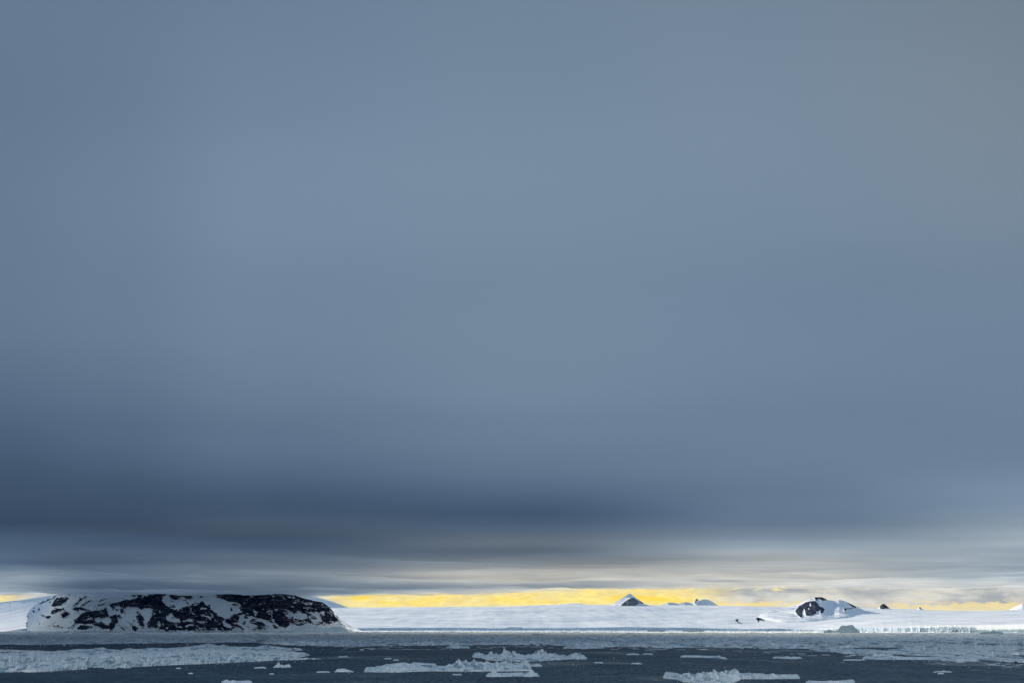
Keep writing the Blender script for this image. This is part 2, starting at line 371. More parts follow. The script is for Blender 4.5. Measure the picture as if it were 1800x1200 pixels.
# ------------------------------------------------------------------ snow, rock and ice materials
def snow_mat(name, base=(0.83, 0.86, 0.89), bump_scale=0.5, bump=0.25, dark=(0.55, 0.62, 0.68), dscale=0.05, damt=0.3, rock=False, rough=0.75, strata=False, tone=False, rockc=((0.007, 0.013, 0.033), (0.034, 0.041, 0.066)), ragged=0.5):
    m, nt = new_mat(name); D = NT(nt)
    pos = D.n('ShaderNodeNewGeometry').outputs['Position']
    nz = D.noise(pos, dscale, 5, 0.6, 0.4)
    c = D.mix(D.math('MULTIPLY', D.ss(0.45, 0.75, nz), damt), base, dark)
    if tone: c = D.mix(D.attr('tone'), c, tone)
    rr = rough
    if rock:
        rk = D.attr('rock'); pos = D.vmul(pos, (1, 0.16, 0.5))
        r1 = D.noise(pos, 0.03, 6, 0.65, 0.8)
        rc = D.mix(D.ss(0.35, 0.7, r1), *rockc)
        if strata:
            r2 = D.noise(D.vmul(pos, (0.0015, 0.0015, 0.035)), 1.0, 3, 0.5, 0.3)
            rc = D.mix(D.math('MULTIPLY', D.ss(0.5, 0.62, r2), D.attr('brown')), rc, (0.034, 0.028, 0.040))
        # thin snow caught in the cracks
        cr = D.noise(D.vmul(pos, (1, 1, 1)), 0.08, 6, 0.7, 0.5)
        mp = D.n('ShaderNodeMapping'); mp.inputs['Rotation'].default_value = (0, math.radians(32), 0); mp.inputs['Scale'].default_value = (0.016, 0.02, 0.18)
        D.l(pos, mp.inputs['Vector'])
        cs = D.noise(mp.outputs[0], 1.0, 5, 0.65, 0.6)               # gullies running down the face
        led = D.noise(D.vmul(pos, (0.006, 0.006, 0.11)), 1.0, 4, 0.6, 0.4)   # snow on ledges
        led_amt = 0.2
        crk = D.math('MAXIMUM', D.math('MAXIMUM', D.ss(0.56, 0.72, cr), D.ss(0.56, 0.70, cs)), D.math('MULTIPLY', D.ss(0.60, 0.72, led), led_amt if not strata else D.math('MULTIPLY', D.attr('brown'), 0.7)))
        dust = D.math('MULTIPLY', crk, D.attr('dust'))
        e1 = D.noise(pos, 0.045, 6, 0.7, 0.4)
        rg = D.math('ADD', rk, D.math('MULTIPLY', D.math('SUBTRACT', D.math('ADD', D.math('MULTIPLY', D.ss(0.36, 0.64, e1), 0.5), D.math('MULTIPLY', D.ss(0.36, 0.64, cs), 0.5)), 0.5), ragged))
        rkf = D.math('MULTIPLY', D.ss(0.42, 0.58, rg), D.math('SUBTRACT', 1.0, dust))
        c = D.mix(rkf, c, rc)
    nr_ = D.wavy(pos, [(bump_scale, bump_scale, 4, bump), (bump_scale * .28, bump_scale * .28, 2, bump * .6)], 1.0)
    p = D.n('ShaderNodeBsdfPrincipled'); D.l(c, p.inputs['Base Color']); p.inputs['Roughness'].default_value = rr
    p.inputs['Specular IOR Level'].default_value = 0.0
    D.l(nr_, p.inputs['Normal'])
    D.l(p.outputs[0], D.n('ShaderNodeOutputMaterial').inputs['Surface'])
    return m
M_CAP = snow_mat('ice_cap_snow', (0.84, 0.86, 0.88), 0.012, 0.10, (0.74, 0.79, 0.84), 0.0022, 0.5, rock=True, ragged=0.3)
M_MTN = snow_mat('mountain_rock_and_snow', (0.88, 0.90, 0.92), 0.05, 0.5, (0.74, 0.79, 0.83), 0.02, 0.4, rock=True, strata=True)
M_PEAK = snow_mat('peak_rock_and_snow', (0.84, 0.86, 0.88), 0.02, 0.3, (0.74, 0.79, 0.84), 0.01, 0.3, rock=True, rockc=((0.030, 0.040, 0.070), (0.075, 0.085, 0.115)), ragged=0.35)  # rock colours lightened to stand in for distance haze
M_HAZED = snow_mat('hazed_rock_and_snow', (0.84, 0.86, 0.88), 0.02, 0.3, (0.74, 0.79, 0.84), 0.01, 0.3, rock=True, rockc=((0.12, 0.135, 0.165), (0.22, 0.235, 0.26)), ragged=0.35)  # paler grey rock: haze over the farthest peaks put into the colour
M_CLIFF = snow_mat('glacier_ice', (0.66, 0.76, 0.82), 0.06, 0.35, (0.48, 0.60, 0.68), 0.03, 0.8)
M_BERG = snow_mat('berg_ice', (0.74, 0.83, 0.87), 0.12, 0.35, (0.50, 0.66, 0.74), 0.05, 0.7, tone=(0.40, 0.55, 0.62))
M_GREYBERG = snow_mat('grey_berg_ice', (0.38, 0.50, 0.60), 0.12, 0.4, (0.34, 0.44, 0.52), 0.05, 0.7, tone=(0.30, 0.42, 0.50))  # darker blue grey ice than the pale bergs
M_PACK = snow_mat('brash_ice', (0.86, 0.89, 0.91), 0.25, 0.7, (0.62, 0.71, 0.77), 0.07, 0.6, tone=(0.28, 0.40, 0.47))
M_FLOE = snow_mat('floe_snow', (0.88, 0.91, 0.93), 0.5, 0.6, (0.66, 0.75, 0.80), 0.22, 0.6, tone=(0.34, 0.47, 0.54))

# ------------------------------------------------------------------ polygon masks traced as rock / snow patches
def inpoly(poly, x, y):
    poly = np.asarray(poly, float); r = np.zeros(x.shape, bool)
    x0, y0 = poly[:, 0], poly[:, 1]
    bx = (x >= x0.min()) & (x <= x0.max()) & (y >= y0.min()) & (y <= y0.max())
    xs, ys = x[bx], y[bx]; rr = np.zeros(xs.shape, bool)
    j = len(poly) - 1
    for i in range(len(poly)):
        if y0[i] != y0[j]:
            c = ((y0[i] > ys) != (y0[j] > ys)) & (xs < (x0[j] - x0[i]) * (ys - y0[i]) / (y0[j] - y0[i]) + x0[i])
            rr ^= c
        j = i
    r[bx] = rr
    return r
def tile(x0, s=11.25, y0=1030): return lambda P: [(x0 + a / s, y0 + b / s) for a, b in P]
T1, T2, T3, T4 = tile(40), tile(180), tile(320), tile(460)
R5, R6 = tile(1050, 6, 1020), tile(1300, 6, 1020)
# (rock?, polygon), painted in order
MASK = [
 (1, T1([(600,300),(640,240),(760,205),(915,225),(860,300),(760,370),(620,405),(565,390)])),
 (1, T1([(590,450),(720,430),(800,430),(830,470),(720,490),(640,530),(570,550),(545,540)])),
 (1, T1([(735,520),(790,540),(830,500),(880,500),(930,540),(860,600),(790,630),(775,590)])),
 (1, T1([(290,355),(420,280),(600,220),(640,235),(480,290),(380,330)])),
 (1, T1([(185,475),(220,470),(235,520),(205,540)])), (1, T1([(175,395),(230,420),(210,440)])),
 (1, T1([(340,570),(400,560),(440,590),(540,570),(560,610),(500,635),(430,600)])),
 (1, T1([(1080,280),(1150,240),(1240,195),(1280,195),(1180,260),(1090,310)])),
 (1, T1([(960,400),(1080,320),(1130,310),(1000,400)])), (1, T1([(1130,380),(1250,310),(1360,255),(1340,290),(1200,370)])),
 (1, T1([(1470,300),(1560,260),(1640,250),(1560,290)])), (1, T1([(1400,400),(1560,340),(1700,310),(1560,370)])),
 (1, T1([(980,440),(1060,400),(1180,420),(1260,450),(1370,470),(1250,490),(1160,470),(1010,480)])),
 (1, [(129,1090),(132,1085),(141,1080),(147,1075),(165,1073),(184,1070),(190,1062),(203,1058),(217,1055),(233,1052),(246,1048.5),(262,1045.5),(275,1042),(300,1030),(500,1030),(520,1040),(545,1051),(566,1057),(579,1066),(579,1073),(586,1079),(596,1090),(575,1097),(550,1097),(520,1099),(500,1103),(460,1107),(330,1107),(240,1108),(200,1107),(180,1104),(160,1096),(131,1095)]),
 (1, T2([(560,170),(700,150),(830,165),(800,200),(640,215)])),
 (0, T2([(650,170),(690,180),(670,250),(640,210)])), (0, T2([(440,210),(480,180),(470,240),(420,250)])), (0, T2([(780,180),(820,190),(800,230)])),
 (0, T2([(90,380),(140,370),(180,410),(240,380),(330,395),(450,420),(560,400),(690,410),(750,460),(860,420),(960,410),(990,470),(970,600),(930,660),(880,720),(890,810),(700,830),(650,880),(200,890),(250,780),(310,690),(300,610),(270,550),(130,590),(90,500)])),
 (1, T2([(650,590),(740,530),(850,650),(800,690),(840,780),(780,800),(710,740),(700,660)])),
 (1, T2([(340,450),(420,450),(430,530),(370,530)])), (1, T2([(290,560),(340,555),(370,600),(330,630),(290,600)])), (1, T2([(430,520),(470,520),(465,550),(430,545)])),
 (1, T2([(560,720),(620,760),(720,830),(640,885),(600,850),(560,790)])), (1, T2([(390,730),(420,750),(520,840),(490,840)])),
 (1, T2([(330,770),(400,810),(470,870),(430,880),(340,790)])), (1, T2([(430,640),(560,740),(540,755)])), (1, T2([(600,640),(640,660),(640,700),(610,700)])),
 (1, T2([(690,480),(720,500),(690,540),(660,530)])), (1, T2([(200,400),(250,410),(240,460),(190,470)])), (1, T2([(250,450),(320,450),(320,490),(270,480)])), (1, T2([(880,720),(950,660),(990,800),(890,800)])),
 (0, T2([(900,720),(930,710),(920,780)])),
 (0, T2([(1190,210),(1240,180),(1310,120),(1350,240),(1460,270),(1560,210),(1620,205),(1700,250),(1800,230),(1800,370),(1740,380),(1700,410),(1590,410),(1560,450),(1440,460),(1330,420),(1250,370),(1185,280)])),
 (1, T2([(1320,120),(1500,120),(1650,120),(1760,190),(1790,240),(1740,260),(1660,240),(1560,200),(1460,250),(1380,240),(1330,180)])),
 (1, T2([(1640,290),(1720,340),(1700,370),(1660,330)])), (1, T2([(1560,285),(1660,255),(1660,285)])), (1, T2([(1320,400),(1450,395),(1440,420),(1340,415)])),
 (0, T2([(1270,580),(1360,560),(1480,620),(1540,670),(1640,680),(1720,620),(1780,650),(1790,710),(1700,690),(1450,710),(1320,690),(1260,650)])),
 (0, T2([(650,890),(720,840),(1000,805),(1120,830),(1200,860),(1330,885),(1250,900),(650,900)])),
 (0, T2([(1090,690),(1130,690),(1160,800),(1110,800)])), (0, T2([(1190,710),(1215,760),(1200,800)])), (0, T2([(1230,820),(1300,790),(1290,850),(1250,850)])),
 (0, T2([(1110,470),(1150,490),(1130,520)])), (0, T2([(1015,510),(1040,540),(1020,560)])), (0, T2([(1310,540),(1380,520),(1380,570),(1330,560)])),
 (0, T2([(0,620),(130,600),(180,660),(150,740),(60,760),(0,720)])), (0, T2([(1450,720),(1500,770),(1600,800),(1580,830),(1480,790)])), (0, T2([(1500,480),(1600,510),(1590,525),(1510,495)])), (0, T2([(1630,520),(1690,575),(1650,550)])),
 (0, T1([(1240,655),(1340,595),(1400,655),(1330,660)])), (0, T1([(1430,640),(1500,600),(1550,660),(1640,640),(1740,700),(1700,770),(1600,740),(1520,680),(1500,720),(1430,690)])),
 (0, T1([(1000,650),(1060,570),(1120,590),(1040,640)])),
 (1, T1([(850,830),(960,790),(1060,770),(960,830)])), (1, T1([(1050,810),(1150,770),(1300,770),(1400,820),(1250,850),(1090,850)])), (1, T1([(550,775),(620,765),(700,775),(830,830),(700,798)])),
 (0, T1([(1050,790),(1150,740),(1300,750),(1450,780),(1550,840),(1480,840),(1380,790),(1250,765),(1150,770)])),
 (0, T3([(190,180),(380,110),(600,110),(680,190),(820,260),(950,305),(1100,320),(1160,370),(1150,440),(1190,500),(1120,540),(1030,540),(990,590),(930,630),(880,650),(740,590),(680,530),(570,450),(560,350),(490,380),(450,340),(400,290),(350,310),(330,350),(200,370),(130,320),(60,280),(150,260),(240,240)])),
 (1, T3([(970,360),(1060,340),(1120,370),(1050,385)])), (1, T3([(960,400),(1000,450),(990,500),(960,450)])), (1, T3([(1120,390),(1180,480),(1160,500)])),
 (0, T3([(1000,630),(1060,650),(1120,680),(1140,600),(1150,560),(1200,550),(1330,580),(1450,610),(1600,640),(1800,720),(1800,780),(1620,700),(1500,690),(1360,660),(1320,690),(1350,740),(1480,750),(1500,800),(1400,850),(1260,790),(1180,730),(1100,690)])),
 (1, T3([(1030,540),(1120,540),(1140,600),(1100,690),(1040,630),(1020,580)])), (1, T3([(1230,580),(1310,600),(1310,650),(1240,630)])), (1, T3([(1190,710),(1260,680),(1250,760),(1200,750)])), (1, T3([(1330,680),(1480,700),(1470,750),(1350,740)])),
 (0, T3([(1380,690),(1470,700),(1460,715),(1390,705)])),
 (0, T3([(800,640),(860,700),(960,770),(990,830),(900,810),(800,750)])), (0, T3([(1030,720),(1100,750),(1250,860),(1390,860),(1250,780),(1150,700)])),
 (0, T3([(1100,790),(1190,865),(980,860)])), (0, T3([(970,690),(1040,740),(1030,750)])),
 (0, T3([(300,880),(850,870),(1190,860),(1800,850),(1800,895),(300,895)])),
 (0, T3([(350,550),(470,560),(560,600),(660,660),(770,750),(740,740),(640,680),(540,650),(470,600),(380,600)])), (0, T3([(130,460),(160,440),(170,510),(290,555),(200,550),(150,510)])),
 (0, T3([(270,670),(380,690),(470,680),(480,610),(490,700),(440,720),(300,690)])), (0, T3([(260,740),(360,830),(470,790),(440,830),(360,850),(290,790)])),
 (0, T3([(360,430),(400,410),(490,430),(480,460),(400,450),(370,480)])), (0, T3([(570,540),(600,530),(620,610),(580,610)])), (0, T3([(500,800),(640,840),(660,860),(560,830)])), (0, T3([(600,760),(720,840),(690,830)])),
 (0, T3([(1380,450),(1500,510),(1450,590),(1430,520)])), (0, T3([(1680,520),(1750,500),(1740,550)])), (0, T3([(1580,450),(1640,430),(1600,470)])), (0, T3([(1170,150),(1260,180),(1200,180)])),
 (0, T4([(170,150),(215,150),(250,210),(225,205)])), (0, T4([(410,215),(440,210),(500,270),(440,250)])), (0, T4([(500,190),(560,200),(585,235),(530,230)])), (0, T4([(280,150),(310,180),(300,200)])), (0, T4([(360,150),(400,190),(385,200)])),
 (0, T4([(600,190),(640,200),(720,270),(770,300),(740,300),(660,260)])), (0, T4([(780,300),(840,300),(1010,320),(1000,370),(960,360),(900,370),(800,320)])), (0, T4([(820,415),(1060,430),(1060,440),(830,430)])),
 (0, T4([(420,500),(580,500),(640,540),(740,500),(890,550),(920,610),(860,640),(800,660),(680,640),(600,630),(540,640),(480,580)])),
 (1, T4([(590,590),(640,610),(620,630)])), (1, T4([(535,550),(560,555),(550,575)])),
 (0, T4([(850,470),(1000,500),(1150,540),(1180,600),(1200,700),(1150,710),(1000,690),(920,600),(1000,560),(880,500)])), (1, T4([(960,600),(1060,580),(1110,640),(1030,650)])), (0, T4([(1000,600),(1060,600),(1060,630)])),
 (0, T4([(1140,490),(1250,490),(1240,590),(1190,550)])), (0, T4([(1310,500),(1410,570),(1390,580),(1300,520)])), (0, T4([(1050,490),(1110,510),(1130,540),(1060,520)])), (0, T4([(1215,390),(1250,400),(1240,420)])),
 (0, T4([(160,450),(220,480),(200,660),(280,720),(360,790),(440,830),(560,770),(680,760),(690,790),(600,850),(0,850),(0,820),(100,780),(60,700),(140,690),(190,640),(190,520)])),
 (1, T4([(0,790),(80,800),(140,830),(40,845)])), (1, T4([(200,740),(300,790),(340,830),(250,830)])), (1, T4([(90,720),(150,780),(120,790)])),
 (0, T4([(0,620),(60,680),(140,760),(100,790),(0,700)])), (0, T4([(100,520),(180,500),(160,560)])), (0, T4([(230,450),(330,440),(290,490)])),
 (0, T4([(520,660),(700,730),(780,770),(700,740)])), (0, T4([(600,640),(860,720),(850,740),(640,680)])), (0, T4([(530,700),(680,760),(560,760)])), (0, T4([(800,650),(960,720),(880,720)])),
 (0, T4([(1210,690),(1300,720),(1280,750),(1220,740)])), (0, T4([(1320,640),(1480,720),(1400,700)])), (0, T4([(1330,740),(1480,690),(1560,700),(1480,745)])), (0, T4([(1020,690),(1190,740),(1000,740)])),
]
def paint(px, py, masks, jit=0.5):
    jx = jit * (3.0 * fbm(px / 3.1, py / 3.1, 3) + 3.5 * fbm(px / 9 + 70, py / 9, 3)); jy = jit * (2.6 * fbm(px / 3.1 + 40, py / 3.1 + 9, 3) + 2.5 * fbm(px / 9 + 90, py / 9 + 9, 3))
    x, y = px + jx, py + jy
    m = np.zeros(px.shape)
    for v, P in masks: m[inpoly(P, x, y)] = v
    return m
def blur(a, k=1):
    for _ in range(k):
        b = np.pad(a, 1, mode='edge')
        a = (b[1:-1, 1:-1] * 4 + b[:-2, 1:-1] + b[2:, 1:-1] + b[1:-1, :-2] + b[1:-1, 2:]) / 8
    return a

# ------------------------------------------------------------------ dark mountain rising into the cloud (left)
def big_mountain():
    px = np.arange(48, 604, 0.6)
    # silhouette (rows), the part above ~1043 is inside the cloud
    top = np.interp(px, [48, 56, 66, 80, 95, 110, 150, 300, 480, 508, 520, 532, 545, 556, 566, 574, 578, 579, 584, 590, 596, 604],
                    [1078, 1067, 1061, 1053, 1046, 1040, 1030, 1026, 1030, 1041, 1046, 1050.5, 1053.5, 1056, 1057.5, 1062, 1066, 1072, 1077, 1083, 1090, 1108])
    top = top + 0.9 * fbm(px / 9, px * 0 + 2, 3) * sstep(1110, 1095, top)
    base = 1109.2
    nf = 135
    t = np.linspace(0, 1, nf)[:, None]
    PX = np.repeat(px[None, :], nf, 0); PY = base + (top[None, :] - base) * t
    rock = paint(PX, PY, MASK)
    # streaky thin snow on the upper left shoulder and along the right hand crest
    # snow runs down the fall line in thin streaks; rock shows through the same way
    ca = np.radians(np.interp(PX, [150, 230, 300, 600], [-32, -20, 34, 30]))
    ul, vl = np.cos(ca) * PX + np.sin(ca) * PY, -np.sin(ca) * PX + np.cos(ca) * PY
    fl = fbm(ul / 12, vl / 2.3, 3); wide = blur(rock, 45)
    thr = 0.13 + 0.24 * np.abs(2 * wide - 1) + 0.5 * np.clip(1 - np.hypot((PX - 385) / 34, (PY - 1064) / 16), 0, 1)
    rock0 = rock; rock = np.where(fl > thr + 0.05 * (rock > .5), 1 - rock, rock)
    rsoft = blur(rock0, 6)
    ridg = fbm(PX / 38, PY / 20, 4, ridged=True)
    D0 = 4090 + 11.5 * (base - PY) - 30 * rsoft - 30 * ridg - 16 * fbm((PX + 0.9 * PY) / 9, (PY - .3 * PX) / 40, 3, ridged=True) - 7 * fbm(PX / 6, PY / 6, 3)
    # bedded cliffs near the right end
    D0 = D0 + 5 * np.abs(((PY - 0.06 * PX) % 7) / 7 - 0.5) * sstep(380, 450, PX)
    # flanks swing back at both ends
    D0 = D0 + 650 * sstep(170, 46, PX) ** 2 + 260 * sstep(530, 604, PX) ** 2
    X, Y, Z = at(PX, PY, D0)
    # back slope, falling away behind the crest
    nb = 24; s = np.linspace(0, 1, nb + 1)[1:, None]
    Xb = X[-1][None] + 0 * s; Yb = Y[-1][None] + 900 * s * np.interp(px, [48, 110, 260], [0.05, 0.2, 1])[None] + 40 * fbm(PX[:1] / 30, s * 6, 3); Zb = Z[-1][None] * (1 - s) ** 1.3 - 6 * s
    rb = np.repeat((blur(rock, 2)[-1] > .5).astype(float)[None], nb, 0) * (fbm(PX[:1] / 12, s * 9, 4) > -0.1)
    V = np.stack([np.concatenate([X, Xb]), np.concatenate([Y, Yb]), np.concatenate([Z, Zb])], -1)
    R = np.concatenate([0.8 * blur(rock, 1) + 0.2 * wide, rb])
    PYa = np.concatenate([PY, np.repeat(PY[-1:], nb, 0)]); PXa = np.concatenate([PX, PX[:nb] * 0 + PX[:1]])
    dust = 0.9 * sstep(1062, 1050, PYa) * sstep(170, 210, PXa) * sstep(300, 250, PXa) * sstep(1056, 1047, PYa + (260 - PXa) * 0.06)
    dust = np.maximum(dust, np.clip(1 - np.hypot((PXa - 455) / 18, (PYa - 1060) / 6), 0, 1) * 1.3)
    dust = np.maximum(dust, np.clip(1 - np.hypot((PXa - 490) / 26, (PYa - 1048) / 8), 0, 1) * 1.4)
    dust = np.maximum(dust, 0.8 * np.clip(1 - np.hypot((PXa - 568) / 22, (PYa - 1086) / 12), 0, 1))
    dust = np.clip(np.maximum(dust, 0.3), 0, 1)
    brown = sstep(400, 450, PXa) * (0.4 + 0.6 * sstep(1082, 1074, PYa))
    nr, nc = R.shape
    o = mesh_obj('mountain', V.reshape(-1, 3), grid_faces(nr, nc), M_MTN, attrs={'rock': R, 'dust': dust, 'brown': brown})
    tag(o, 'dark rock mountain streaked with snow, its top lost in the cloud', 'mountain', kind='structure')
    return recentre(o)
big_mountain()

# ------------------------------------------------------------------ ridges and peaks
def ridge(name, label, cat, pts, depth, base_py, run=600, back=700, masks=(), mat=None, step=0.6, dustv=0.25, rough=0.25, kind='structure', taper=True, nf=40):
    xs = [p[0] for p in pts]; px = np.arange(xs[0], xs[-1] + step, step)
    top = np.interp(px, xs, [p[1] for p in pts]) + rough * fbm(px / 5, px * 0 + depth / 900, 3)
    t = np.linspace(0, 1, nf)[:, None]
    ee = np.linspace(0, 1, len(px)); bw = np.clip(np.sin(np.pi * ee), 0, 1) ** 0.6
    bpy_ = top + 1.5 + np.maximum(base_py - top - 1.5, 0) * (bw if taper else 1)
    PX = np.repeat(px[None], nf, 0); PY = bpy_[None] + (top[None] - bpy_[None]) * t
    rock = paint(PX, PY, masks, 0.3) if masks else PX * 0
    k = depth / F
    runv = np.interp(px, *run)[None] if isinstance(run, tuple) else (run * bw[None] if taper else run)
    Dd = depth - runv * (1 - t) ** 1.2 - 6 * k * blur(rock, 3) - 8 * k * fbm(PX / 14, PY / 10, 3, ridged=True) * np.clip(blur(rock, 8) * 1.5, 0, 1)
    X, Y, Z = at(PX, PY, Dd)
    Z = Z - 45 * np.clip(1 - t / 0.12, 0, 1) * (1 if taper else 0)      # the toe sinks into the ice cap
    nb = 10; s = np.linspace(0, 1, nb + 1)[1:, None]
    Zl = Z.min() - 30
    Xb = X[-1][None] + 0 * s; Yb = Y[-1][None] + back * s; Zb = Z[-1][None] + (Zl - Z[-1][None]) * s ** 0.9
    V = np.stack([np.concatenate([X, Xb]), np.concatenate([Y, Yb]), np.concatenate([Z, Zb])], -1)
    R = np.concatenate([blur(rock, 1), np.zeros((nb, len(px)))])
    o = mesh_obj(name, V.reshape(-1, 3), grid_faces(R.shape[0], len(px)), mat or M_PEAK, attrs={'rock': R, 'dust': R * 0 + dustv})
    tag(o, label, cat, kind=kind)
    return recentre(o)
ridge('snow_slope', 'smooth white snow slope at the left foot of the dark mountain', 'slope',
      [(-700, 1068), (-300, 1064), (-60, 1060), (0, 1057.5), (40, 1053), (70, 1048.5), (100, 1044), (140, 1040), (190, 1050), (240, 1080)], 7600, 1110.5, run=2900, back=1200, mat=M_CAP, step=2, rough=0.3, nf=60, taper=False)
ridge('snow_ridge', 'pale blue far snow ridge dropping behind the right end of the dark mountain', 'ridge',
      [(380, 1042), (470, 1041), (520, 1045), (560, 1049.5), (585, 1057), (612, 1067), (640, 1074)], 12600, 1080, run=900, back=1500, mat=M_CAP, rough=0.15)
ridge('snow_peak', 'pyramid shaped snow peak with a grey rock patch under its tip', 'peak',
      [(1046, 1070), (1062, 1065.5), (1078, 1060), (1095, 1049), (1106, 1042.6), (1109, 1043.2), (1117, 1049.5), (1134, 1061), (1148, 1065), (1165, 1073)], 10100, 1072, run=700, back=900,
      masks=[(1, R5([(240,260),(310,200),(350,185),(390,180),(420,210),(450,240),(400,265),(330,262),(280,280)])), (1, R5([(420,195),(450,210),(490,240),(470,245)]))], mat=M_HAZED, dustv=0.6, rough=0.1)
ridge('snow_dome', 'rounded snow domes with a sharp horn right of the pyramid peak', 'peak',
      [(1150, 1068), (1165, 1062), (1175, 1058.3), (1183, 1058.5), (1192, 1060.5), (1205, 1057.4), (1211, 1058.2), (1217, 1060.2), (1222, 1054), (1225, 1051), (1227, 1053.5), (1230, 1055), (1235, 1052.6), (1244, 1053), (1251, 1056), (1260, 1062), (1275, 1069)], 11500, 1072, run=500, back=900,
      masks=[(1, R5([(1035,200),(1050,184),(1068,205),(1050,210),(1020,235)]))], mat=M_HAZED, rough=0.08)
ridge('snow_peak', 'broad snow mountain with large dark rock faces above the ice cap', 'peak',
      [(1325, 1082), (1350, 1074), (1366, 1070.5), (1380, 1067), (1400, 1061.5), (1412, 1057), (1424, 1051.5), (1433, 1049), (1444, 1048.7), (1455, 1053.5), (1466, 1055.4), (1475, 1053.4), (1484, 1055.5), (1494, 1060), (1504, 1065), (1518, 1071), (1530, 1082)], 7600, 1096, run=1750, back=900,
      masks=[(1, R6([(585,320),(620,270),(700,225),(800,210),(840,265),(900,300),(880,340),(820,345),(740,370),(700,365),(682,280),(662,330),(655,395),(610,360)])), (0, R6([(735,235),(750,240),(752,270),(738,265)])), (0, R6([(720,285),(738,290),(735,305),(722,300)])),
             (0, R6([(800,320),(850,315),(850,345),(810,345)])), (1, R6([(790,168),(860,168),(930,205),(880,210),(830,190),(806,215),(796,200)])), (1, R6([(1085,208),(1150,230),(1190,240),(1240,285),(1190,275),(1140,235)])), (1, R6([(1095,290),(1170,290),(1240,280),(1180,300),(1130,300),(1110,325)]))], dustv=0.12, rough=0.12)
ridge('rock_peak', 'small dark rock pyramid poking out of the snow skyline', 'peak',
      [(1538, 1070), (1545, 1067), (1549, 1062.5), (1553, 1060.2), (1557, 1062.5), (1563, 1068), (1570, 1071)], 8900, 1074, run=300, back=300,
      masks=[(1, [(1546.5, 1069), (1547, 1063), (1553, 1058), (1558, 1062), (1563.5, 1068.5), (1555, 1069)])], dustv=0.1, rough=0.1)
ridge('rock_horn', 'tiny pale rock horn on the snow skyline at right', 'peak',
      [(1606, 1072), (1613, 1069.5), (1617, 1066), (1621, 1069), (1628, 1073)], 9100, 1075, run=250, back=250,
      masks=[(1, [(1615, 1069), (1617, 1065), (1619.5, 1068.5)])], dustv=0.5, mat=M_HAZED, rough=0.05)
ridge('snow_peak', 'snow slope rising past the right edge of the photo', 'peak',
      [(1755, 1076), (1775, 1071), (1790, 1063), (1797, 1060), (1806, 1059), (1830, 1050), (1860, 1047), (1900, 1056), (1960, 1076)], 9800, 1080, run=900, back=900, mat=M_CAP, rough=0.15)

# ------------------------------------------------------------------ ice cap with its ice front
SHORE = ([-800, 0, 130, 300, 600, 900, 1150, 1300, 1450, 1500, 1600, 1700, 1800, 2600], [1112, 1111, 1110, 1109, 1108, 1107.5, 1107.5, 1107.9, 1108.6, 1109.4, 1110.2, 1110.9, 1111.5, 1113])
CLIFF = ([500, 590, 640, 700, 790, 850, 868, 888, 892, 915, 920, 1000, 1050, 1100, 1150, 1200, 1260, 1300, 1350, 1365, 1400, 1440, 1500, 1598, 1606, 1625, 1650, 1665, 1690, 1708, 1714, 1750, 1800, 2600],
         [1104, 1104, 1103.4, 1102.5, 1102.4, 1103.3, 1104.6, 1103.2, 1101.5, 1101.5, 1103.6, 1103.8, 1102.3, 1101.3, 1102.4, 1102.2, 1104.3, 1105.6, 1104.2, 1103.8, 1105.6, 1106.3, 1103.2, 1102.8, 1101.6, 1102.6, 1101.3, 1100.6, 1101.6, 1102.6, 1106.2, 1105.6, 1105.4, 1106])
def shore_y(px): return ground_y(np.interp(px, *SHORE))
px = np.concatenate([np.arange(380, 560, 8), np.arange(560, 1900, 1.4), np.arange(1900, 3000, 20)])
cap_top = np.interp(px, [380, 600, 640, 760, 900, 980, 1000, 1012, 1022, 1034, 1060, 1300, 1400, 1500, 1560, 1600, 1640, 1700, 1770, 1830, 3000],
                    [1069, 1068, 1067, 1066, 1064.8, 1062, 1060, 1059.2, 1060, 1062.4, 1062, 1064, 1065.4, 1067, 1068.5, 1069.5, 1072.5, 1073, 1072.5, 1071, 1070])
def smooth(a, k):
    return np.convolve(np.pad(a, k, mode='edge'), np.hanning(2 * k + 1) / np.hanning(2 * k + 1).sum(), 'valid')
cap_det = cap_top - smooth(cap_top, 110); cap_top = smooth(cap_top, 110)
Y0 = smooth(shore_y(px), 110) + 12 + 10 * fbm(px / 9, px * 0 + 1, 3)
CH = CAM_H + elev(np.interp(px, *CLIFF)) * Y0
CHs = CH.copy()
CH = CH * (1 + 0.10 * fbm(px / 4, px * 0 + 3, 3) + 0.15 * fbm(px / 2.2, px * 0 + 8, 2) * sstep(1598, 1612, px) * sstep(1716, 1705, px))
YR = smooth(np.interp(px, [380, 900, 1400, 1900, 3000], [11500, 11000, 9500, 9300, 9000]), 150)
ZR = CAM_H + elev(cap_top) * YR
t = np.concatenate([np.linspace(0, 1, 110) ** 1.5, 1 + np.linspace(0, 1, 8)[1:] * 0.4])[:, None]
tt = np.clip(t, 0, 1)
Yc = Y0[None] + (YR - Y0)[None] * t
s = 0.62 * tt ** 0.8 + 0.38 * sstep(0, 1, tt)
brink = np.exp(-tt / 0.012)
CHb = smooth(CHs, 130)
C0 = CH[None] * brink + CHb[None] * (1 - brink)
Zc = C0 + (ZR[None] - C0) * s - 260 * np.clip(t - 1, 0, 1)
Zc = Zc + (elev(cap_top + cap_det) - elev(cap_top))[None] * YR[None] * sstep(0.8, 1.0, tt) ** 2
Xc = (px[None] - 900) / F / at(0, 1085, 1.0)[1] * 0
Xc = np.stack([at(px, np.full_like(px, 1100.0), Yc[i])[0] for i in range(len(Yc))])
und = 16 * fbm(Xc / 1500, Yc / 900, 4) + 5 * fbm(Xc / 420, Yc / 420 + 4, 3)
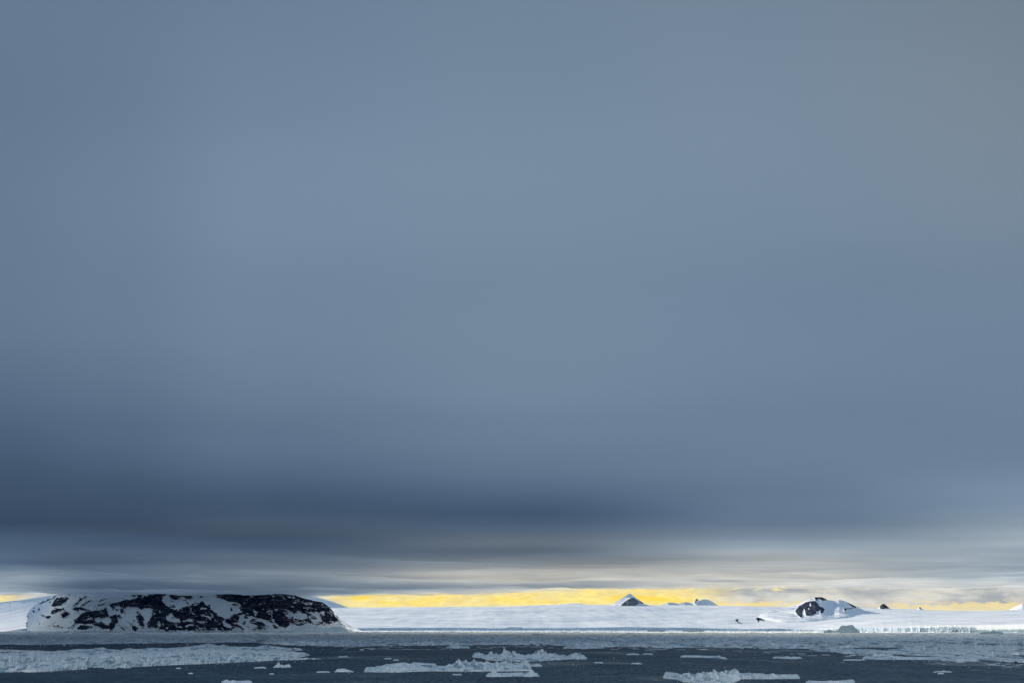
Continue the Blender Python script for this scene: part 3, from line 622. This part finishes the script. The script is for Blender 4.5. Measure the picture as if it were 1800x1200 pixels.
Zc = Zc + und * sstep(0, .12, tt) * sstep(1.0, .86, tt)
# crevassed fall above the icefall at right
icef = sstep(1590, 1620, px)[None] * sstep(1720, 1690, px)[None] * sstep(.10, .0, tt)
Zc = Zc + 7 * icef * sstep(0, .012, tt) * fbm(Xc / 28, Yc / 60, 3, ridged=True)
pxp, pyp = proj(Xc, Yc, Zc)
cap_mask = [(1, R5([(1675,392),(1700,388),(1740,400),(1770,430),(1715,415),(1700,440)])), (1, R5([(1455,415),(1480,402),(1490,415),(1475,425),(1535,455),(1490,448)])),
            ]
rk = paint(pxp, pyp, cap_mask, 0.2) * (t <= 1)
cap = mesh_obj('ice_cap', np.stack([Xc, Yc, Zc], -1).reshape(-1, 3), grid_faces(len(t), len(px)), M_CAP,
               attrs={'rock': rk, 'dust': np.full(rk.size, 0.35)})
tag(cap, 'broad white ice cap sloping down to the sea behind the pack ice', 'ice cap', kind='structure')
tv = np.linspace(0, 1, 9)[:, None]
Yk = Y0[None] - 7 * (1 - tv) + 8 * fbm(px[None] / 3.0, tv * 3, 3) * (1 - tv * 0.4) * (0.4 + 1.6 * (sstep(1598, 1612, px) * sstep(1716, 1705, px))[None])
Yk[-1] = Y0
Zk = -1 + (CH[None] + 1) * tv
Xk = np.stack([at(px, np.full_like(px, 1100.0), Yk[i])[0] for i in range(len(Yk))])
cl = mesh_obj('ice_cliff', np.stack([Xk, Yk, Zk], -1).reshape(-1, 3), grid_faces(9, len(px)), M_CLIFF, parent=cap, smooth=False)

# ------------------------------------------------------------------ pack ice
px = np.arange(-260, 2060, 1.5)
front = np.interp(px, [-300, 0, 75, 180, 320, 450, 470, 530, 620, 700, 790, 900, 1000, 1150, 1300, 1420, 1450, 1500, 1530, 1640, 1720, 1800, 2100],
                  [1133, 1133, 1134, 1132, 1130.5, 1129, 1132, 1136, 1137, 1136, 1134.5, 1133.5, 1136, 1139, 1140, 1141, 1146, 1150, 1156, 1157.5, 1160.5, 1164.5, 1168])
front = front + 0.9 * fbm(px / 30, px * 0 + 6, 4)
back = np.interp(px, *SHORE) - 0.12
nr = 300
t = np.linspace(0, 1, nr)[:, None]
PY = front[None] + (back - front)[None] * t
PX = np.repeat(px[None], nr, 0)
Yp = ground_y(PY); Xp = at(PX, PY, Yp)[0]
def rubble(sx, sy, sd):
    r1, r2, tl_, ed = cells(Xp / sx + 0.25 * fbm(Xp / sx, Yp / sy, 2), Yp / sy, sd)
    hh = 0.35 + 2.4 * r1 ** 3 + 0.9 * tl_ - 0.9 * sstep(0.16, 0.0, ed) - 1.7 * (r2 < 0.10)
    return hh, np.clip(0.75 * sstep(0.16, 0.02, ed) + 0.85 * (r2 > 0.86) + 0.3 * r2, 0, 1)
ha, ta = rubble(7.0, 20.0, 1); hb, tb_ = rubble(24.0, 75.0, 2)
bl = sstep(1300, 2200, Yp)
zone = np.clip(0.7 + 1.3 * fbm(Xp / 120, Yp / 260, 3), 0.25, 1.7)
h = (ha * (1 - bl) + 0.35 * hb + bl * hb * 1.1) * zone + 0.35 * fbm(Xp / 3, Yp / 5, 3)
tone = np.clip(0.85 * ta * (1 - bl) + tb_ * bl * 0.7 - 0.15, 0, 1)
holes = fbm(Xp / 26 + 7, Yp / 90 + 3, 5, 0.62)
h = h - 3.0 * (1 + Yp / 2500) * sstep(0.17, 0.27, holes) * np.interp(PX, [0, 600, 1000, 1800], [0.3, .5, 1, 1])
lead = fbm(Xp / 95 + 2, Yp / 130 + 5, 5, 0.55)
thr = np.interp(PX, [0, 500, 900, 1400, 1800], [0.36, 0.32, 0.24, 0.19, 0.14]) + 0.25 * sstep(1100, 3000, Yp)
h = h - 4.0 * sstep(thr, thr + 0.08, lead)
edge = sstep(0, 0.035, t + np.interp(px, [0, 500, 700, 1800], [0.02, 0.03, 0.09, 0.11])[None] * fbm(Xp / 38, Yp / 40, 4) - 0.02)
h = h * edge - 0.9 * (1 - edge)
V = np.stack([Xp, Yp, h], -1).reshape(-1, 3)
Fc = grid_faces(nr, len(px))
Fc = Fc[(V[Fc][:, :, 2] > -0.25).any(1)]
pack = mesh_obj('pack_ice', V, Fc, M_PACK, smooth=False, attrs={'tone': tone})
tag(pack, 'wide field of broken grey white pack ice along the shore', 'pack ice', kind='stuff')

# ------------------------------------------------------------------ floes and bergs
def floe(label, pts, front, back_rows=7.0, name='ice_floe', cat='ice floe', group=None, mat=None, rub=1.0, step=0.5, tr=0.6, flat=0.0, nr=46, seed=0, depth=None, blocky=1.0):
    """pts: skyline (column, row); front: waterline (column, row)"""
    mat = mat or M_FLOE
    xs = [p[0] for p in pts]; fx = [p[0] for p in front]; fy = [p[1] for p in front]
    px = np.arange(xs[0], xs[-1] + step * .5, step)
    if len(px) < 8: px = np.linspace(xs[0], xs[-1], 10)
    top = np.interp(px, xs, [p[1] for p in pts]); fr = np.interp(px, fx, fy)
    n = len(px); e = np.arange(n) / (n - 1.0)
    taper = np.clip(np.minimum(e, 1 - e) * max(n * step / 5.0, 6), 0, 1) ** 0.6
    mid = fr.mean()
    mpp = float(ground_y(mid)) / F                       # metres per photo pixel here
    fr = fr + 0.45 * fbm(px / 4.0, px * 0 + seed, 3)
    brow = np.minimum(top + 1.6, fr - 0.6) if back_rows is None else fr - back_rows * (0.15 + 0.85 * taper)
    brow = np.maximum(brow, HORIZON + 1.5)
    t = np.linspace(0, 1, nr)[:, None]
    PY = fr[None] + (brow - fr)[None] * t
    Yg = ground_y(PY) if depth is None else depth + 0 * PY
    if depth is not None: Yg = depth + (t - 0.4) * back_rows * mpp * 2 + 0 * PY
    PX = np.repeat(px[None], nr, 0)
    Xg = at(PX, PY, Yg)[0]
    yr = Yg[int(tr * (nr - 1))]
    H = np.maximum(CAM_H + elev(top) * yr, 0.06)          # height that gives the skyline at the crest row
    if flat: env = np.clip(t / 0.05, 0, 1) ** 0.5 * (flat + (1 - flat) * sstep(0, tr, t)) * np.clip((1 - t) / 0.05, 0, 1) ** .5
    else: env = np.where(t < tr, np.clip(0.16 * (t > 0.02) + 0.84 * sstep(0.0, tr, t), 0, 1), sstep(1.0, tr, t) ** 0.8)
    sc = max(mpp * 5, 0.5)
    rd = fbm(Xg / sc + seed, Yg / (sc * 1.8), 4, 0.6, ridged=True)
    rf = fbm(Xg / (sc * 3) + seed * 2, Yg / (sc * 5), 3)
    z = H[None] * env * (1 + 0.10 * rf)
    cw = max(mpp * 7, 0.6)
    c1, c2, ctl, ced = cells(Xg / cw + 0.3 * rf, Yg / (cw * 2.6), seed)
    k1, k2, ktl, ked = cells(Xg / (cw * .45) + 9, Yg / (cw * 1.2), seed + 5)
    calm = np.clip(sstep(tr - .3, tr, t) * (1 if flat else 0) * 0.75 + 0.0 * rf, 0, 1)       # smooth snow on the back of flat floes
    calm = np.maximum(calm, 0.8 * sstep(0.02, 0.22, fbm(Xg / (sc * 7) + seed * 3, Yg / (sc * 22), 3)) * (rub < 1.75))
    lump = (1 - calm) * np.clip(rub, 0, 1.6)
    soft_ = sstep(0, .3, ced)
    shape = 1 + lump * (0.42 * (c1 - 0.5) * soft_ + 0.32 * ctl * soft_ + 0.14 * (k1 - 0.5) * sstep(0, .3, ked) - 0.30 * sstep(0.22, 0, ced) + 0.3 * rf)
    ends = np.clip(taper * 1.5, 0, 1)[None]
    z = z * (1 + (shape - 1) * ends)
    z = z + rub * mpp * (1.3 * (c1 - 0.4) * soft_ * (1 - calm) + 0.7 * rd * (1 - .6 * calm)) * np.clip(env * 2.2, 0, 1) * ends * (1 - 0.5 * sstep(tr - .12, tr, t))
    tone = np.clip(lump * (0.7 * sstep(0.14, 0.0, ced) + 0.7 * (c2 > 0.8) + 0.35 * sstep(0.1, 0, ked) + 0.3 * k2 - 0.1), 0, 1)
    z = np.maximum(z, 0.02 * (t > 0) + 0.25 * mpp)
    z[0] = -0.6; z[-1] = -0.6
    Yg = Yg.copy(); 
    Yg = Yg + blocky * 0.8 * mpp * fbm(Xg / sc, z / sc * 2, 3)
    V = np.stack([Xg, Yg, z], -1)
    # close the two ends below water
    endl = V[:, :1].copy(); endl[:, :, 2] = -0.6; endr = V[:, -1:].copy(); endr[:, :, 2] = -0.6
    V = np.concatenate([endl, V, endr], 1); tone = np.pad(tone, ((0, 0), (1, 1)), mode='edge')
    o = mesh_obj(name, V.reshape(-1, 3), grid_faces(nr, V.shape[1]), mat, smooth=False, attrs={'tone': tone})
    tag(o, label, cat, group)
    return recentre(o)

# the big left hand floes
floe('long ridged floe reaching in from the left edge behind the nearest white floe',
     [(-90,1148),(0,1147),(45,1146.4),(52,1144.6),(60,1145.6),(95,1144.6),(104,1143),(115,1144),(130,1141),(160,1140.6),(178,1138),(182,1138.2),(188,1141),(212,1142.4),(222,1140),(228,1139.2),(240,1141),(270,1138.6),(290,1139.6),(320,1137.4),(345,1135.4),(358,1133.2),(366,1132),(374,1133),(385,1135.4),(392,1133.6),(402,1136.4),(430,1136.6),(450,1137.2),(462,1134),(470,1134.4),(490,1136.4),(505,1138.4),(532,1141)],
     [(-90,1154),(0,1153),(100,1151),(200,1150.4),(300,1148.6),(380,1150),(455,1147),(500,1143.6),(532,1142.4)], back_rows=None, rub=1.5, flat=0.75, tr=0.85, nr=60, seed=3, mat=M_FLOE)
floe('largest white floe in the left foreground with a rough crumbled front edge',
     [(-90,1155),(0,1154.2),(28,1152.6),(32,1153),(34,1156.4),(44,1156.6),(46,1153),(50,1151),(57,1151.2),(60,1153),(62,1156),(98,1154.8),(102,1153.2),(108,1154.8),(118,1153.4),(150,1154),(200,1152.6),(250,1150.6),(300,1148),(330,1145.6),(350,1147),(365,1145),(400,1145.6),(420,1146.4),(440,1144.4),(452,1147),(470,1145.6),(480,1147),(510,1146),(537,1147.4),(544,1150)],
     [(-90,1183),(0,1181),(36,1180),(50,1181),(85,1179.6),(120,1177.4),(152,1175.6),(155,1172.6),(215,1172.6),(222,1173.8),(230,1172),(300,1168.4),(400,1164.4),(460,1161.4),(505,1159),(530,1154),(544,1151.6)], back_rows=None, rub=1.7, flat=0.6, tr=0.72, nr=90, seed=5)
floe('thin tongue of floe ice pointing right off the biggest left floe',
     [(440,1153),(470,1152),(500,1153.6),(515,1154.2),(530,1155.6),(545,1156),(563,1157.4)], [(440,1160),(510,1159.6),(540,1158.6),(563,1158)], back_rows=None, rub=1.2, flat=0.7, tr=0.8, seed=8)
floe('smooth low floe lying far left, behind the long ridged floe',
     [(-60,1142),(0,1141),(8,1141.6),(20,1141.6),(40,1142.4),(60,1142.8),(90,1144),(150,1144.6)], [(-60,1145.6),(0,1145),(90,1146),(150,1145.4)], back_rows=None, rub=0.8, flat=0.7, tr=0.8, seed=9)
# centre floes
floe('long smooth hump of snow, leftmost of the centre floes',
     [(640,1179.6),(646,1175.6),(652,1175.4),(660,1171.4),(672,1170),(679,1165.4),(690,1167),(703,1163.6),(712,1164.2),(722,1166),(733,1168.4),(744,1170.6),(752,1174),(759,1178)], [(640,1180.4),(660,1181),(700,1181),(740,1179.8),(759,1178.8)], 9, rub=0.6, seed=12)
floe('largest centre floe with a pointed block at its right end',
     [(755,1178),(770,1176),(780,1173.6),(788,1168),(792,1168.4),(799,1166.4),(805,1161),(810,1161.4),(816,1163),(824,1163.6),(830,1161.8),(840,1163.2),(856,1164.6),(868,1165.4),(880,1163),(890,1164.4),(904,1165.4),(914,1165.4),(920,1163.4),(924,1161),(927,1161.8),(931,1168),(935,1177)], [(755,1179),(800,1179.6),(870,1179.4),(935,1178.8)], 10, rub=1.3, seed=14)
floe('jagged floe with a tall spike standing behind the largest centre floe',
     [(830,1153),(834,1149.6),(842,1146.4),(846,1152.4),(855,1153),(859,1148),(864,1147),(868,1150),(872,1150.6),(878,1150.4),(882,1149),(885.5,1141.8),(889,1146),(894,1145.4),(900,1147.6),(912,1149),(924,1151),(932,1150.4),(944,1146),(955,1144.6),(959,1144),(962,1148),(974,1149),(986,1152.6),(998,1157.6)],
     [(830,1154.6),(846,1156),(856,1159.6),(872,1160.8),(900,1162),(936,1162),(960,1160.6),(998,1158.6)], 9, rub=1.4, seed=16)
floe('low lumpy floe off the right end of the jagged spiked floe', [(992,1155.6),(1000,1151.6),(1008,1149),(1015,1147.4),(1020,1149.6),(1026,1152),(1032,1157)], [(992,1157.6),(1010,1158.2),(1032,1157.8)], 6, rub=1.1, seed=18)
floe('narrow floe with a dark hollow in front of the largest centre floe',
     [(854,1188),(860,1184),(866,1178.6),(869,1178),(875,1182.6),(884,1184.4),(898,1185),(910,1184.4),(920,1182),(931,1180.6),(937,1179),(941,1184),(948,1187.6)], [(854,1188.8),(880,1189),(915,1188),(930,1189),(948,1188.4)], 7, rub=1.2, seed=20)
floe('flat floe sliver right behind the smooth snow hump', [(722,1165.6),(730,1163.8),(742,1164.8),(752,1167),(768,1168.6)], [(722,1167),(745,1168.6),(768,1169.6)], 4, rub=0.5, seed=22)
floe('small pointed floe touching the right tip of the largest centre floe', [(929,1170),(936,1167.6),(944,1165.6),(947,1167.4),(953,1170)], [(929,1170.8),(953,1170.8)], 4, rub=0.6, seed=23)
floe('low floe with a dark underside at the pack edge, left of centre', [(784,1136.6),(792,1134.6),(800,1133.4),(812,1134.4),(820,1134.8),(826,1137.6)], [(784,1138),(800,1139),(826,1138.4)], 4, rub=1.0, seed=24)
floe('flat floe with one dark lump at the pack edge near centre', [(990,1138),(1005,1136.8),(1020,1135.2),(1034,1135.4),(1038,1133.4),(1042,1135.2),(1062,1137)], [(990,1138.8),(1030,1139.4),(1062,1138.6)], 4, rub=0.9, seed=25)
# right floes
floe('rough frost covered floe at the lower right of centre, cut by the photo edge',
     [(1166,1190),(1176,1188),(1186,1186.4),(1196,1186),(1206,1183.6),(1222,1184.6),(1240,1183),(1254,1181.4),(1258,1179),(1262,1179),(1264,1181),(1280,1180.6),(1288,1179.6),(1294,1178.2),(1299,1179.6),(1302,1186)], [(1166,1191),(1190,1194),(1200,1198),(1250,1201),(1290,1199.4),(1302,1194)], 12, rub=1.0, seed=28)
floe('long low floe with a dark undercut joined right of the rough frosty floe',
     [(1296,1183),(1304,1182.4),(1318,1182),(1322,1184),(1340,1184.4),(1352,1185.4),(1360,1183.4),(1365,1186.8),(1372,1186.6),(1380,1185.6),(1384,1188),(1396,1190),(1406,1191.4)], [(1296,1193),(1350,1193),(1380,1192.4),(1406,1192.2)], 8, rub=0.9, seed=30)
floe('flat topped floe cut by the bottom edge of the photo at right', [(1416,1199),(1424,1196.4),(1432,1195.6),(1440,1197),(1460,1196.4),(1480,1196),(1498,1195.2),(1503,1197)], [(1416,1201),(1460,1203),(1503,1199)], 6, rub=0.7, seed=32)
floe('lumpy floe cut by the bottom edge of the photo at left', [(389,1198),(395,1194.6),(399,1194.2),(402,1196.6),(412,1196),(416,1197),(424,1196.8),(434,1198.2),(444,1199.4)], [(389,1200),(410,1202.4),(444,1201)], 6, rub=1.0, seed=34)
floe('thin frosted floe strip between the pack and the rough frosty floe', [(1196,1153.6),(1204,1150.8),(1212,1152),(1230,1152.4),(1250,1153),(1258,1152.6),(1263,1151.4),(1268,1154),(1278,1157)], [(1196,1154.6),(1230,1154.8),(1255,1156),(1278,1158)], 3.5, rub=0.8, seed=36)
floe('frosted floe strip with small lumps, right of the thin frosted strip', [(1358,1155.6),(1376,1155),(1382,1153.6),(1390,1154),(1396,1153),(1402,1154.6),(1410,1156.4)], [(1358,1156.4),(1396,1157.6),(1410,1157)], 3.5, rub=0.9, seed=38)
floe('long flat floe with dark hollows along the right pack edge', [(1516,1156),(1524,1153.8),(1540,1153),(1560,1151.6),(1572,1152.4),(1590,1154),(1610,1155),(1640,1155.4),(1664,1157)], [(1516,1157.4),(1540,1158.4),(1556,1159),(1600,1158.6),(1664,1158.8)], 5, rub=0.9, seed=40)
floe('upturned broken floe at the right end of the pack edge', [(1652,1158),(1656,1155),(1664,1157),(1690,1156.6),(1712,1157.6),(1722,1160.4)], [(1652,1160),(1684,1162.4),(1722,1161.8)], 4, rub=1.1, seed=41)
# bergy bits and brash in open water
small = [
 ('flat white bit of ice in front of the left floe tongue', [(446,1173.4),(454,1171.6),(459,1170.8),(464,1171),(468,1173.4)], 1174.0),
 ('small bergy bit shaped like a swan below the left floes', [(480,1171.6),(485,1168),(487,1164.4),(489,1163),(491,1164.2),(492,1167.4),(497,1168.4),(501,1170.6)], 1172.6),
 ('rounded dark bottomed ice lump right of the swan shaped bit', [(497,1170.4),(501,1168.4),(504,1167.2),(509,1167.4),(511,1170.4)], 1172.4),
 ('low rounded floe at the left tip of the smooth snow hump', [(588,1179.6),(592,1175.4),(598,1174.2),(606,1174.8),(613,1176.6),(622,1179.8)], 1180.6),
 ('flat slab of ice left of the low rounded floe', [(556,1180.6),(566,1179.6),(580,1180.4)], 1181.2),
 ('flat pale slab just off the front of the biggest left floe', [(183,1173.4),(190,1172.6),(206,1173.2)], 1174.4),
 ('triangular ice block leaning on the front of the biggest left floe', [(214,1172.6),(220,1168),(224,1166.8),(228,1170),(231,1173)], 1173.6),
 ('speck of white ice left of the flat white bit', [(310,1174.2),(314,1173.2),(318,1174.2)], 1174.8),
 ('speck of white ice below the swan shaped bit', [(473,1184.2),(477,1183),(482,1184.2)], 1184.8),
 ('faint speck of ice in the open water at lower left', [(331,1183.4),(335,1182.6),(339,1183.4)], 1183.8),
 ('flat slab floating in front of the largest centre floe', [(795,1185.2),(803,1184),(812,1185.2)], 1186.0),
 ('flat slab in open water right of the spiked centre floe', [(1044,1164.4),(1052,1163),(1060,1164.2)], 1164.9),
 ('flat slab with a bump midway between centre and right floes', [(1109,1165.6),(1116,1164.6),(1121,1163.8),(1128,1166)], 1166.6),
 ('two lumped bits of thin ice above the flat midway slab', [(1100,1149.6),(1110,1147.6),(1117,1147.8),(1124,1149.8)], 1150.4),
 ('thin ice shard lying right of the two lumped bits', [(1130,1149.4),(1138,1148.4),(1148,1149.4)], 1149.9),
 ('lone flat slab floating low at far right, beside the photo edge', [(1738,1167.8),(1745,1166.4),(1752,1168)], 1168.6),
 ('spiky bit of ice in open water at lower right', [(1640,1180.4),(1655,1179),(1659,1177),(1662,1179),(1673,1180.2)], 1180.9),
 ('flat shard below the spiky bit at lower right', [(1648,1183.6),(1653,1182.6),(1659,1183.4)], 1184.0),
 ('flat slab right of the frosted strip with small lumps', [(1482,1159.8),(1500,1158.8),(1522,1159.6)], 1160.2),
 ('small floe bit under the front of the right pack', [(1494,1151),(1500,1149.6),(1506,1151)], 1152.0),
 ('flat slab in the channel left of the smooth snow hump', [(675,1157.4),(682,1156.2),(688,1157.4)], 1158.0),
 ('small ice bit beside the flat channel slab', [(691,1159.8),(696,1158.8),(701,1160)], 1160.5),
 ('tiny white ice bit just below the pack edge at left of centre', [(632,1142),(636,1141),(640,1142)], 1142.5),
 ('small low floe in the channel right of the left tongues', [(594,1154),(602,1152.6),(612,1154)], 1154.6),
]
for i, (lb, pts, fr) in enumerate(small):
    floe(lb, pts, [(pts[0][0], fr), (pts[-1][0], fr)], 2.2, name='ice_chunk', cat='ice chunk', group='small ice chunks drifting in open water', rub=0.5, step=0.4, nr=16, seed=50 + i, blocky=0.5)
# bergs against the shore
berg = dict(name='iceberg', cat='iceberg', rub=0.3, nr=30, tr=0.45)
floe('small pale green white iceberg with a square top below the dark mountain', [(318,1108),(323,1105),(326,1099),(330,1097.2),(339,1096.2),(341,1100),(343,1103.4),(350,1108)], [(318,1109.4),(350,1109.4)], 10, depth=4150, mat=M_BERG, seed=81, group='icebergs along the shore', **berg)
floe('wide blue grey iceberg with a tilted slab top at the right foot of the mountain', [(508,1107),(514,1104.6),(524,1101),(533,1096.4),(541,1093.6),(548,1094.4),(550,1098),(553,1098.6),(565,1100),(577,1102.6),(588,1100.2),(598,1100.4),(608,1102.8),(612,1106)], [(508,1108.6),(612,1108.4)], 14, depth=4100, mat=M_BERG, seed=82, group='icebergs along the shore', **berg)
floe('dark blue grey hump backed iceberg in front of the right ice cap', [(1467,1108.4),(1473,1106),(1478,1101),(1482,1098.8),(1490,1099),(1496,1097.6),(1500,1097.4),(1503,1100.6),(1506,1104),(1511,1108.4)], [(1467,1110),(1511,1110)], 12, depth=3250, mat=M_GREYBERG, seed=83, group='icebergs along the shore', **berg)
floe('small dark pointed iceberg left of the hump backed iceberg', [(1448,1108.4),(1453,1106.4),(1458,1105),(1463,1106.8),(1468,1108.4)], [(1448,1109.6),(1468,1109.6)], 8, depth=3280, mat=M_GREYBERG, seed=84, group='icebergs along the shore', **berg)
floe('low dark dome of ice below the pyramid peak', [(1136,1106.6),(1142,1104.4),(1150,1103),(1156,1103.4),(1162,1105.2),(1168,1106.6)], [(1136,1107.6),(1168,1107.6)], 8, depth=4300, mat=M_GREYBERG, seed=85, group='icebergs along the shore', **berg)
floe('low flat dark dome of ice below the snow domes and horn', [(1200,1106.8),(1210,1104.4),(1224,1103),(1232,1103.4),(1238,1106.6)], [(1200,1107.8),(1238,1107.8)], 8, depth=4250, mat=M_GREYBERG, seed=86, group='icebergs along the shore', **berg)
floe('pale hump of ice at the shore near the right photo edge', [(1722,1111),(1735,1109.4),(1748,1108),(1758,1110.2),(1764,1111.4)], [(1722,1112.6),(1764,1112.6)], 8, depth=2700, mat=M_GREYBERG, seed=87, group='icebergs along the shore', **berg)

# ------------------------------------------------------------------ loose brash along the ice edges
def brash(n=620):
    V, Fs = [], []
    k = 0
    while k < n:
        pxx = RNG.uniform(-20, 1820)
        f = np.interp(pxx, [0, 450, 530, 900, 1300, 1500, 1640, 1800], [1134, 1131, 1137, 1135, 1141, 1151, 1159, 1166])
        mode = RNG.rand()
        if mode < 0.45: pyy = f + abs(RNG.normal(0, 2.2)) + 0.3
        elif mode < 0.75:
            c = [(700, 1181), (850, 1180), (930, 1163), (1010, 1158), (1250, 1196), (300, 1172), (480, 1160), (1350, 1156), (1600, 1161)][RNG.randint(9)]
            pxx = c[0] + RNG.normal(0, 60); pyy = c[1] + RNG.normal(0, 2.4)
        else: pyy = RNG.uniform(f + 1, 1176)
        Y = float(ground_y(pyy)); X = float(at(pxx, pyy, Y)[0]); mp = Y / F
        w = mp * RNG.uniform(0.6, 2.6) * (0.6 + 0.8 * RNG.rand()); d = w * RNG.uniform(1.0, 2.5); h = mp * RNG.uniform(0.25, 0.9)
        if mode < 0.45 and pxx > 560 and RNG.rand() < 0.55: w = mp * RNG.uniform(5, 22); d = w * RNG.uniform(.5, 1.1); h = mp * RNG.uniform(.2, .6)
        m = RNG.randint(5, 8); a = np.sort(RNG.rand(m)) * 6.283
        r = RNG.uniform(0.7, 1.1, m)
        b0 = len(V)
        for zz, q in ((-0.2, 1.0), (h * 0.6, 0.95)):
            for t_, rr_ in zip(a, r): V.append((X + w * .5 * rr_ * q * math.cos(t_), Y + d * .5 * rr_ * q * math.sin(t_), zz))
        V.append((X + w * RNG.uniform(-.2, .2), Y, h))
        for i_ in range(m):
            j_ = (i_ + 1) % m
            Fs.append((b0 + i_, b0 + j_, b0 + m + j_)); Fs.append((b0 + i_, b0 + m + j_, b0 + m + i_)); Fs.append((b0 + m + i_, b0 + m + j_, b0 + 2 * m))
        k += 1
    o = mesh_obj('brash_ice', V, Fs, M_FLOE, smooth=False, attrs={'tone': RNG.rand(len(V)) * 0.5})
    tag(o, 'scattered crumbs of brash ice along the edges of pack and floes', 'brash ice', kind='stuff')
brash()

# ------------------------------------------------------------------ render settings
scene.view_settings.view_transform = 'Standard'; scene.view_settings.look = 'None'
scene.view_settings.exposure = EXPOSURE; scene.view_settings.gamma = 1
scene.cycles.max_bounces = 12; scene.cycles.diffuse_bounces = 4; scene.cycles.transmission_bounces = 8
scene.cycles.transparent_max_bounces = 12
scene.cycles.caustics_reflective = False; scene.cycles.caustics_refractive = False
scene.cycles.sample_clamp_indirect = 8
